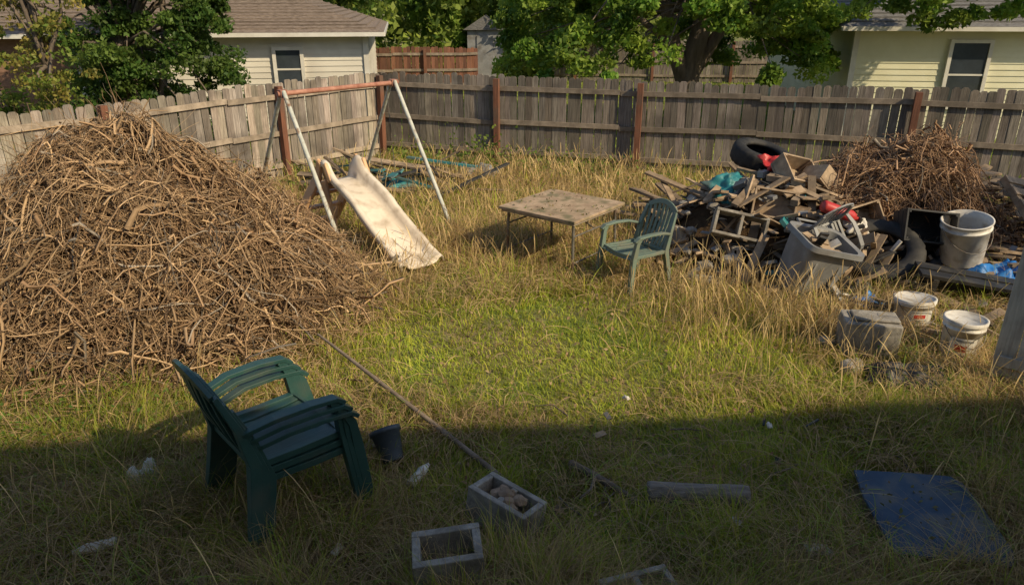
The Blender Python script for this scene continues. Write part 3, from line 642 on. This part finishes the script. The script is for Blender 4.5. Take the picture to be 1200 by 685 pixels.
for k in range(26):
    x=R.uniform(-2.6,3.0); y=R.uniform(3.0,4.8); a=R.uniform(0,6.28); l_=R.uniform(.12,.4)
    mb.tube([(x,y,.06),(x+l_*.5*math.cos(a),y+l_*.5*math.sin(a),.09),(x+l_*math.cos(a+.3),y+l_*math.sin(a+.3),.05)],[.007,.006,.003],5)
mb.obj('broken_branch',[m_bark])
mb=MB()
pts=[(-.27,-.36),(.30,-.40),(.345,-.30),(.33,.05),(.30,.27),(.25,.33),(.02,.345),(-.30,.35),(-.31,.1)]
mb.add([(x,y,0) for x,y in pts]+[(x,y,.022) for x,y in pts],[tuple(reversed(range(9))),tuple(range(9,18))]+[(j,(j+1)%9,(j+1)%9+9,j+9) for j in range(9)])
mb.obj('blue_board',[m_board],loc=(2.50,3.58,.12),rot=(math.radians(3),math.radians(-3),math.radians(-9)),bevel=.003,scale=1.04)
mb=MB()
mb.lathe([(.001,0),(.055,0),(.06,.01),(.085,.17),(.095,.172),(.095,.2),(.086,.2),(.08,.17),(.055,.015),(.001,.015)],28,0)
mb.obj('plant_pot',[mat('slate_plastic',(.035,.045,.055),(.07,.085,.10),rough=.5,bump=.05)],loc=(-.80,4.14,.10),rot=(math.radians(-35),math.radians(-24),0),scale=1.15)
def bottle(loc,rz,s=1):
    mb=MB(); mb.lathe([(.001,0),(.028,.0),(.033,.01),(.030,.05),(.034,.08),(.028,.11),(.033,.15),(.022,.19),(.012,.205),(.012,.225),(.001,.225)],18,0,mod=lambda k,j:.004*math.sin(j*1.7+k*2))
    mb.obj('plastic_bottle',[m_white],loc=loc,rot=(math.radians(86),0,rz),scale=s)
bottle((-2.28,3.35,.10),-1.1); bottle((-.66,3.9,.09),2.7)
tarp('white_plastic_bag',(-2.42,3.98,.09),.2,.16,.14,m_white,(0,0,.3),seed=11)
for k,(x,y,s_) in enumerate(((1.75,3.30,.14),(.35,3.25,.09),(1.35,3.55,.08),(-.95,4.35,.07),(-1.0,3.3,.08),(.9,5.0,.06),(-2.9,3.9,.08),(1.9,4.6,.06))):
    tarp('paper_scrap',(x,y,.09),s_,s_*.6,.035,m_white,(0,0,k*1.1),seed=12+k,n=10)
mb=MB()
for k in range(34):
    x=R.uniform(-3.2,3.6); y=R.uniform(2.9,5.0); t=R.uniform(.4,1.0)
    mb.box((x,y,R.uniform(.04,.08)),(R.uniform(.02,.11),R.uniform(.015,.05),R.uniform(.006,.015)),R.choice([0,0,1,2,2]),rot=(R.gauss(0,.25),R.gauss(0,.25),R.uniform(0,3)),col=(t,t,t))
mb.obj('litter',[m_plank,m_greyp,m_blackp])

# ---------------------------------------------------------------- grass
def in_yard(x,y,m=.0):
    dl=Ld/LL; l=(x-LF0[0])*dl[1]-(y-LF0[1])*dl[0]
    bd=(BE-CR)/np.linalg.norm(BE-CR); b=-(x-CR[0])*bd[1]+(y-CR[1])*bd[0]
    return (l>m)&(b<-m), l, -b
BOX=[(2.50,3.58,.34,.38),(-.35,3.17,.2,.15),(-.04,3.62,.17,.15),(3.27,6.05,.23,.16),(4.0,5.84,.15,.15),(3.95,6.55,.17,.17),(1.15,3.79,.3,.05)]
def sample(N,y0=2.3,y1=15.2,wide=1.2):
    y=y0*(y1/y0)**rng.random(N); hw=.74*(y*.93+1.12)+wide; x=(rng.random(N)*2-1)*hw
    ok,l,b=in_yard(x,y,.06)
    for cx,cy,hx,hy in BOX: ok&=~((np.abs(x-cx)<hx)&(np.abs(y-cy)<hy))
    ok&=(((x+3.85)/2.05)**2+((y-6.95)/1.6)**2>1)
    ok&=(((x-HC[0])/(HR[0]*.92))**2+((y-HC[1])/(HR[1]*.92))**2>1)
    ok&=(((x-4.85)/1.5)**2+((y-9.05)/1.1)**2>1)
    return x[ok],y[ok],l[ok],b[ok]
def lawnf(x,y):
    d=((x-.6)/2.7)**2+((y-5.9)/1.55)**2+(nz(x,y,1.1,1)-.5)*1.2
    d2=((x-1.1)/1.7)**2+((y-4.3)/1.2)**2+(nz(x,y,1.3,2)-.5)*1.1
    return np.clip(np.maximum(1.35-d,(1.2-d2)*.8),0,1)
def shadebrown(y): return np.where(y<4.9,.82,1.0)  # decayed foreground straw, plus shade put into its colour up to the shadow edge
x,y,l,b=sample(430000); n=len(x); Lw=lawnf(x,y); wild=1-Lw
n1=nz(x,y,1.7,3); n2=nz(x,y,4.5,4); n3=nz(x,y,.7,5)
edge=np.clip(1.2-np.minimum(l,b),0,1.2)/1.2
h=.06*Lw+wild*(.09+.14*n1*n2*2)+edge*.14*n2
mid=np.exp(-((x-2.4)/1.0)**2-((y-7.0)/1.1)**2)+np.exp(-((x+.7)/.9)**2-((y-8.6)/.9)**2)*.6+np.exp(-((x-.6)/1.6)**2-((y-9.6)/1.2)**2)*.6
h+=mid*.13*n2
pdry=np.clip(.06*Lw+.25*Lw*np.clip(n2*n1*3-1,0,1)+wild*(.22+.75*(n3*.6+n1*.6)-.08)+mid*.35,0,.95)
lg=np.exp(-((x+3.2)/1.1)**2-((y-4.7)/.9)**2)+np.exp(-((x-1.15)/.5)**2-((y-3.3)/.4)**2)+.6*np.exp(-((x-3.2)/.6)**2-((y-4.4)/.5)**2)
pdry*=np.clip(1-.7*lg,0,1); h+=np.clip(lg,0,1)*.06
dry=rng.random(n)<pdry
h*=rng.lognormal(-.05,.38,n); h=np.clip(h,.02,.6)
ang=rng.random(n)*2*np.pi; lean=rng.uniform(.15,.95,n)*(1+.5*dry)
fa=nz(x,y,.9,6)*6.28*1.5; ang=np.where(rng.random(n)<.5,fa+rng.normal(size=n)*.6,ang)
D=np.stack([np.cos(ang),np.sin(ang),np.zeros(n)],-1)
K=4; s=np.linspace(0,1,K)
zz=h[:,None]*(s[None,:]-.38*np.clip(lean,0,1.2)[:,None]*s[None,:]**2.2); xx=(h*lean)[:,None]*s[None,:]**1.7
base=np.stack([x,y,gz(x,y)-.01],-1)
C=base[:,None,:]+D[:,None,:]*xx[:,:,None]; C[:,:,2]+=zz
w=(.0013+.00042*y)*rng.uniform(.7,1.4,n)*np.where(dry,.8,1.0)
W=w[:,None]*np.array([1,.9,.6,.08])[None,:]
sa=ang+np.pi/2+rng.normal(size=n)*.6; side=np.stack([np.cos(sa),np.sin(sa),np.zeros(n)],-1)
g=mixc((.33,.43,.045),(.55,.60,.085),rng.random(n)); g=g*(1-.25*wild[:,None])*(.75+.5*n2[:,None])
g=np.where((rng.random(n)<.25)[:,None],g*np.array([1.35,1.1,1.2])[None,:],g)
g*=np.where(y<4.9,.85,1.0)[:,None]  # green blades darkened likewise inside the house-shadow strip
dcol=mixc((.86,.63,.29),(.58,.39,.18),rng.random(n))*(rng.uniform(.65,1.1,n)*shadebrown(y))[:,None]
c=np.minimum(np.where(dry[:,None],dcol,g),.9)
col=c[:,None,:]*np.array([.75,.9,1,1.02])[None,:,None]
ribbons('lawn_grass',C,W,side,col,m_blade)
x,y,l,b=sample(90000); L_=lawnf(x,y); keep=rng.random(len(x))<np.clip(1.05-L_,0.04,1)*(.3+.7*nz(x,y,1.3,8)); x,y=x[keep],y[keep]; n=len(x)
ang=nz(x,y,.8,9)*9+rng.normal(size=n)*.8; D=np.stack([np.cos(ang),np.sin(ang),rng.normal(size=n)*.15],-1); Ln=rng.uniform(.08,.38,n)
s=np.linspace(-.5,.5,4); C=np.stack([x,y,gz(x,y)+rng.uniform(.02,.13,n)],-1)[:,None,:]+D[:,None,:]*(Ln[:,None]*s[None,:])[:,:,None]
C[:,:,2]+=.05*(1-(2*s)**2)[None,:]; C+=rng.normal(size=C.shape)*.006
w=(.0010+.0003*y); side=np.stack([-np.sin(ang),np.cos(ang),rng.normal(size=n)*.5],-1)
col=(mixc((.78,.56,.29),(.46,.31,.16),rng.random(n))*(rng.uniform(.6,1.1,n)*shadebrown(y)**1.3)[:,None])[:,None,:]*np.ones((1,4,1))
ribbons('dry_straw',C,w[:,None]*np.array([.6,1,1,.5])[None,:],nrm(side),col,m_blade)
x,y,l,b=sample(26000,2.3,11); keep=rng.random(len(x))<np.clip(1.0-lawnf(x,y)*1.3,0,1)*nz(x,y,1.9,15)*1.3; x,y=x[keep],y[keep]; n=len(x)
ln=rng.uniform(.18,.48,n); a=rng.random(n)*6.28; ph=rng.uniform(.8,1.9,n); K=7; s=np.linspace(0,1,K)
C=np.stack([x,y,gz(x,y)],-1)[:,None,:]+np.stack([np.cos(a)[:,None]*ln[:,None]*.75*s**1.5,np.sin(a)[:,None]*ln[:,None]*.75*s**1.5,ln[:,None]*(s-.42*ph[:,None]*s**2.2)],-1)
C[:,:,2]=np.maximum(C[:,:,2],.02); dr=rng.random(n)<.5
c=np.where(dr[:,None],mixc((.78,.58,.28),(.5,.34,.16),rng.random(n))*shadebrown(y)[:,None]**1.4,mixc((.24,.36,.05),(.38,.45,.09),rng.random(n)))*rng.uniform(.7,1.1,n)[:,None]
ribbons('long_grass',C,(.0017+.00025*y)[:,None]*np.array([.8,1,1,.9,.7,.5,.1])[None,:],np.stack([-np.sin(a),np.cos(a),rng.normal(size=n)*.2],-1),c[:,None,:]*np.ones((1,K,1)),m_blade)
def stalks(name,P,hmin,hmax,col1,col2):
    n=len(P); h=rng.uniform(hmin,hmax,n); a=rng.random(n)*6.28; K=7; s=np.linspace(0,1,K)
    lean=rng.uniform(.05,.5,n); D=np.stack([np.cos(a),np.sin(a),np.zeros(n)],-1)
    C=np.stack([P[:,0],P[:,1],gz(P[:,0],P[:,1])],-1)[:,None,:]+D[:,None,:]*((h*lean)[:,None]*s[None,:]**2)[:,:,None]
    C[:,:,2]+=h[:,None]*(s-.15*s**3)[None,:]
    W=np.array([1,.9,.8,.7,1.5,2.0,.5])[None,:]*(.0012+.00020*P[:,1])[:,None]
    col=(mixc(col1,col2,rng.random(n))*rng.uniform(.7,1.15,n)[:,None])[:,None,:]*np.ones((1,K,1))
    ribbons(name,C,W,nrm(rng.normal(size=(n,3))*np.array([1,1,.2])),col,m_blade)
pts=[]
for cx,cy,sx,sy,k in ((.5,12.6,1.6,.8,1200),(2.2,7.0,.6,.7,620),(2.3,8.9,.6,.6,260),(-.5,8.9,.9,.7,420),(2.5,6.3,.6,.4,320),(-3.6,4.6,1.0,.6,200),(-5.5,9.6,1.2,.9,500),(3.3,4.6,.8,.7,160),(6.5,8.0,.8,1.2,160),(-1.5,10.8,1.6,1,500),(1.4,10.8,1.2,1,500),(-2.2,3.4,.9,.5,160),(3.3,11.3,2.5,.5,350),(3.6,6.5,.6,.4,200),(-1.6,7.2,.4,.8,300),(4.2,5.0,.4,.5,100)):
    pts.append(np.stack([rng.normal(cx,sx,k),rng.normal(cy,sy,k)],-1))
P=np.concatenate(pts); ok,_,_=in_yard(P[:,0],P[:,1],.1); P=P[ok]
stalks('tall_dry_grass',P,.2,.68,(.84,.62,.29),(.56,.39,.18))
def weeds(name,spots,colA,colB,size):
    Pn=[];
    for cx,cy,r,h,k in spots:
        q=rng.normal(size=(k,3))*np.array([r,r,h*.4]); q[:,2]=np.abs(q[:,2]); Pn.append(q+np.array([cx,cy,.03]))
    P=np.concatenate(Pn); n=len(P)
    leaves(name,P,rng.uniform(.5,1.2,n)*size,mixc(colA,colB,rng.random(n)),m_leaf)
weeds('fence_weeds',[(-.6,13.6,.35,.7,600),(.6,13.3,.3,.5,350),(1.5,13.1,.3,.4,250),(-1.8,13.9,.4,.5,300),(-5.2,10.6,.4,.6,350),(2.2,12.6,.5,.4,200),(-4.2,11.9,.5,.5,350),(7.2,11.0,.5,.5,250)],(.12,.20,.03),(.25,.32,.06),.045)
weeds('clover_patch',[(-3.3,4.55,.5,.25,900),(-4.1,5.0,.4,.3,500),(1.0,3.4,.3,.15,260),(-2.6,4.9,.3,.2,300),(3.6,4.9,.4,.2,250),(-1.9,2.9,.5,.12,200)],(.10,.20,.03),(.20,.30,.05),.022)
x,y,l,b=sample(9000,2.3,12); n=len(x); P=np.stack([x,y,gz(x,y)+rng.uniform(.03,.10,n)],-1)
leaves('dead_leaves',P,rng.uniform(.010,.028,n),mixc((.25,.14,.07),(.45,.32,.18),rng.random(n)),m_straw)
n=90; a=rng.uniform(-.5,.5,(n,2)); c,s_=math.cos(math.radians(-38.7)),math.sin(math.radians(-38.7))
P=np.stack([.61+a[:,0]*c-a[:,1]*s_,8.55+a[:,0]*s_+a[:,1]*c,np.full(n,.727)],-1)
n2_=80; a2=rng.uniform(-.3,.3,(n2_,2)); P=np.concatenate([P,np.stack([2.50+a2[:,0],3.58+a2[:,1],np.full(n2_,.158)],-1)])
n=len(P); leaves('leaf_litter',P,rng.uniform(.008,.022,n),mixc((.25,.17,.08),(.14,.17,.05),rng.random(n)),m_straw)
n=60000; x=rng.uniform(-14,16,n); y=rng.uniform(13,34,n); ok,_,_=in_yard(x,y,-.15); x,y=x[~ok],y[~ok]; n=len(x)
h=rng.uniform(.05,.14,n); a=rng.random(n)*6.28
C=np.stack([x,y,np.zeros(n)],-1)[:,None,:]+np.stack([np.cos(a)*.05,np.sin(a)*.05,h],-1)[:,None,:]*np.array([0,.5,1])[None,:,None]
ribbons('neighbor_lawn',C,np.full((n,3),.014)*np.array([1,.8,.1]),np.stack([-np.sin(a),np.cos(a),np.zeros(n)],-1),mixc((.25,.36,.045),(.42,.48,.08),rng.random(n))[:,None,:]*np.ones((1,3,1)),m_blade)

# ---------------------------------------------------------------- trees
def tree(name,tubes,clumps,nper,lsize,cA,cB,droop=.3,branch_from=None,bark=m_bark):
    e=empty(name); mb=MB()
    for pts,r in tubes: mb.tube(pts,r,12,0)
    if branch_from:
        for (c,rad) in clumps[::3]:
            o=Vector(R.choice(branch_from)); c=Vector(c); m_=o.lerp(c,.5)+Vector((R.uniform(-.3,.3),R.uniform(-.3,.3),R.uniform(.1,.5)))
            mb.tube([o,o.lerp(m_,.55),m_,m_.lerp(c,.6),c],[.045,.035,.025,.015,.006],6,0)
    mb.obj('trunk',[bark],parent=e)
    Pn=[];Cn=[]
    for c,rad in clumps:
        k=int(nper*R.uniform(.6,1.3)); q=rng.normal(size=(k,3)); q=nrm(q)*(rng.random((k,1))**.45)*rad*np.array([1,1,.62])
        q[:,2]-=.25*rad*(np.hypot(q[:,0],q[:,1])/rad)**2
        Pn.append(q+np.array(c)); t=R.uniform(.65,1.25); f=np.clip(rng.normal(R.random(),.25,k),0,1)
        Cn.append(mixc(cA,cB,f)*t)
    P=np.concatenate(Pn); n=len(P)
    leaves('foliage',P,rng.uniform(.6,1.25,n)*lsize,np.concatenate(Cn),m_leaf,e,droop)
    return e
bx,by=4.15,18.0
cl=[]
for k in range(400):
    a=R.uniform(0,6.28); d_=math.sqrt(R.random()); x=bx-.6+3.85*d_*math.cos(a); y=by+2.8*d_*math.sin(a)
    lo=2.95-1.5*max(0,(d_-.35))/.65 ; z=R.uniform(lo,lo+ (4.2-3.0*d_**2))
    if abs(x-bx)<.9 and y<by+.5 and z<3.2: z+=.8
    cl.append(((x,y,z),R.uniform(.20,.46)))
tree('maple_tree',[([(bx,by,0),(bx+.02,by,.8),(bx+.1,by,1.6),(bx+.3,by,2.6),(bx+.5,by,4.6),(bx+.5,by+.1,6)],[.36,.29,.25,.22,.16,.08]),
    ([(bx+.02,by,1.1),(bx-.35,by-.05,2.0),(bx-.65,by-.1,3.0),(bx-1.1,by,4.6)],[.22,.18,.14,.08]),
    ([(bx+.1,by,1.3),(bx+.65,by+.1,2.2),(bx+1.2,by+.1,3.0),(bx+1.8,by,4.2)],[.18,.14,.11,.06]),
    ([(bx-.35,by-.05,2.0),(bx-1.2,by-.3,2.6),(bx-2.2,by-.4,3.1)],[.10,.07,.04])],
    cl,230,.068,(.13,.25,.03),(.34,.44,.06),branch_from=[(bx+.4,by,3.6),(bx-.8,by,3.6),(bx+1.2,by+.1,3.0),(bx+.3,by,3.0)])
cl=[]
for k in range(75):
    a=R.uniform(0,6.28); d_=math.sqrt(R.random()); x=8.2+2.5*d_*math.cos(a); y=14.9+1.3*d_*math.sin(a)
    cl.append(((x,y,R.uniform(2.9,4.6)-.3*(1-d_)),R.uniform(.22,.4)))
cl+=[((7.7,14.6,2.72),.25),((8.0,14.7,2.6),.25),((8.3,14.5,2.72),.25),((6.6,14.8,2.82),.26),((8.7,14.6,2.8),.22),((9.2,14.6,2.8),.24)]
tree('maple_tree',[([(12.4,14.2,0),(12.3,14.3,2),(11.6,14.5,4),(10,14.7,4.8)],[.22,.19,.15,.1]),([(10,14.7,4.8),(8.5,14.8,4.2),(7.2,14.8,3.6)],[.1,.06,.03])],cl,200,.062,(.14,.25,.035),(.36,.46,.07),branch_from=[(10,14.7,4.7),(8.5,14.8,4.2)])
cl=[]
for k in range(260):
    a=R.uniform(0,6.28); d_=math.sqrt(R.random()); z=R.uniform(.3,5.0); rr_=1.5*(1-.3*z/5)
    cl.append(((-7.2+rr_*1.3*d_*math.cos(a),15.1+rr_*.7*d_*math.sin(a),z),R.uniform(.18,.38)))
tree('overgrown_shrub',[([(-7.6,15,0),(-7.6,15,2.2),(-7.5,15,4.5)],[.15,.11,.03]),([(-7.3,15,0),(-6.8,15,2.2),(-6.6,15,4.0)],[.09,.07,.03])],cl,260,.05,(.06,.13,.022),(.18,.26,.05),droop=.8,branch_from=[(-7.6,15,2.2)])
cl=[]
for k in range(75):
    z=R.uniform(1.2,4.2); rr_=.3+.42*math.sin((z-.9)/3.4*math.pi); a=R.uniform(0,6.28)
    cl.append(((-7.75+rr_*math.cos(a)*R.random()*1.5,12.6+rr_*math.sin(a)*R.random(),z),R.uniform(.14,.28)))
tree('sapling_tree',[([(-7.75,12.6,0),(-7.7,12.6,1.5),(-7.8,12.6,3),(-7.7,12.6,4.3)],[.05,.04,.03,.01])],cl,60,.045,(.18,.26,.04),(.46,.36,.09),droop=.8,branch_from=[(-7.75,12.6,2.0),(-7.8,12.6,3)])
cl=[]
for k in range(60):
    z=R.uniform(1.0,4.2); a=R.uniform(0,6.28); cl.append(((-9.6+.8*math.cos(a)*R.random(),13.2+.7*math.sin(a)*R.random(),z),R.uniform(.18,.35)))
tree('sapling_tree',[([(-9.6,13.2,0),(-9.5,13.2,2.0),(-9.6,13.2,4.2)],[.06,.045,.01])],cl,130,.05,(.12,.20,.03),(.28,.34,.06),droop=.5,branch_from=[(-9.5,13.2,2.0)])
cl=[]
for k in range(70):
    a=R.uniform(0,6.28); d_=math.sqrt(R.random()); cl.append(((14.6+2.6*d_*math.cos(a),3.6+2.2*d_*math.sin(a),R.uniform(4.0,8.0)),R.uniform(.3,.5)))
tree('unseen_tree',[([(14.6,3.6,0),(14.5,3.6,3),(14.6,3.6,6),(14.6,3.6,7.5)],[.25,.2,.12,.04])],cl,110,.08,(.09,.18,.03),(.2,.3,.05),branch_from=[(14.5,3.6,3.5),(14.6,3.6,5.5)])  # unseen tree off to the right, added to dapple the fence and debris
Pn=[];Cn=[]
for k in range(620):
    x=R.uniform(-45,50); y=R.uniform(33,50)+abs(x)*.1; z=R.uniform(.2,1)**.8*R.uniform(3,9); rad=R.uniform(.9,1.9); kk=160
    q=nrm(rng.normal(size=(kk,3)))*(rng.random((kk,1))**.4)*rad*np.array([1,1,.7]); Pn.append(q+np.array([x,y,z])); Cn.append(mixc((.11,.19,.03),(.32,.38,.08),np.clip(rng.normal(R.random(),.2,kk),0,1))*R.uniform(.6,1.3))
for k in range(240):
    x=R.uniform(-14,-2) if k%2 else R.uniform(-3,4); y=R.uniform(27.5,31); z=R.uniform(.3,4.5); rad=R.uniform(.4,.9); kk=110
    if -2.0<x<0 : y+=2.5
    if x>1.2 and z<1.8: z+=2
    q=nrm(rng.normal(size=(kk,3)))*(rng.random((kk,1))**.4)*rad*.9; Pn.append(q+np.array([x,y,z])); Cn.append(mixc((.13,.23,.03),(.36,.42,.08),np.clip(rng.normal(R.random(),.2,kk),0,1))*R.uniform(.6,1.3))
P=np.concatenate(Pn); leaves('distant_trees',P,rng.uniform(.10,.22,len(P)),np.concatenate(Cn),m_leaf)

# ---------------------------------------------------------------- light, sky, camera
el=math.radians(36); az=math.atan2(.8,-.6)
S=Vector((math.sin(az)*math.cos(el),math.cos(az)*math.cos(el),math.sin(el)))
sun=bpy.data.lights.new('sun','SUN'); sun.energy=5.0; sun.angle=math.radians(.6); sun.color=(1,.84,.57)
so=bpy.data.objects.new('sun',sun); COL.objects.link(so); so.rotation_euler=(-S).to_track_quat('-Z','Y').to_euler()
w=bpy.data.worlds.new('World'); scene.world=w; w.use_nodes=True; nt=w.node_tree
sk=nt.nodes.new('ShaderNodeTexSky'); sk.sky_type='NISHITA'; sk.sun_disc=False; sk.sun_elevation=el; sk.sun_rotation=az
nt.links.new(sk.outputs[0],nt.nodes['Background'].inputs[0]); nt.nodes['Background'].inputs[1].default_value=.15
cam=bpy.data.cameras.new('camera'); co=bpy.data.objects.new('camera',cam); COL.objects.link(co)
cam.lens=25.5; cam.sensor_width=36; cam.clip_end=1500; cam.clip_start=.05
co.location=(0,0,3.0); co.rotation_euler=(math.radians(90-21.9),0,0)
scene.camera=co
scene.view_settings.view_transform='Standard'; scene.view_settings.look='None'; scene.view_settings.exposure=0
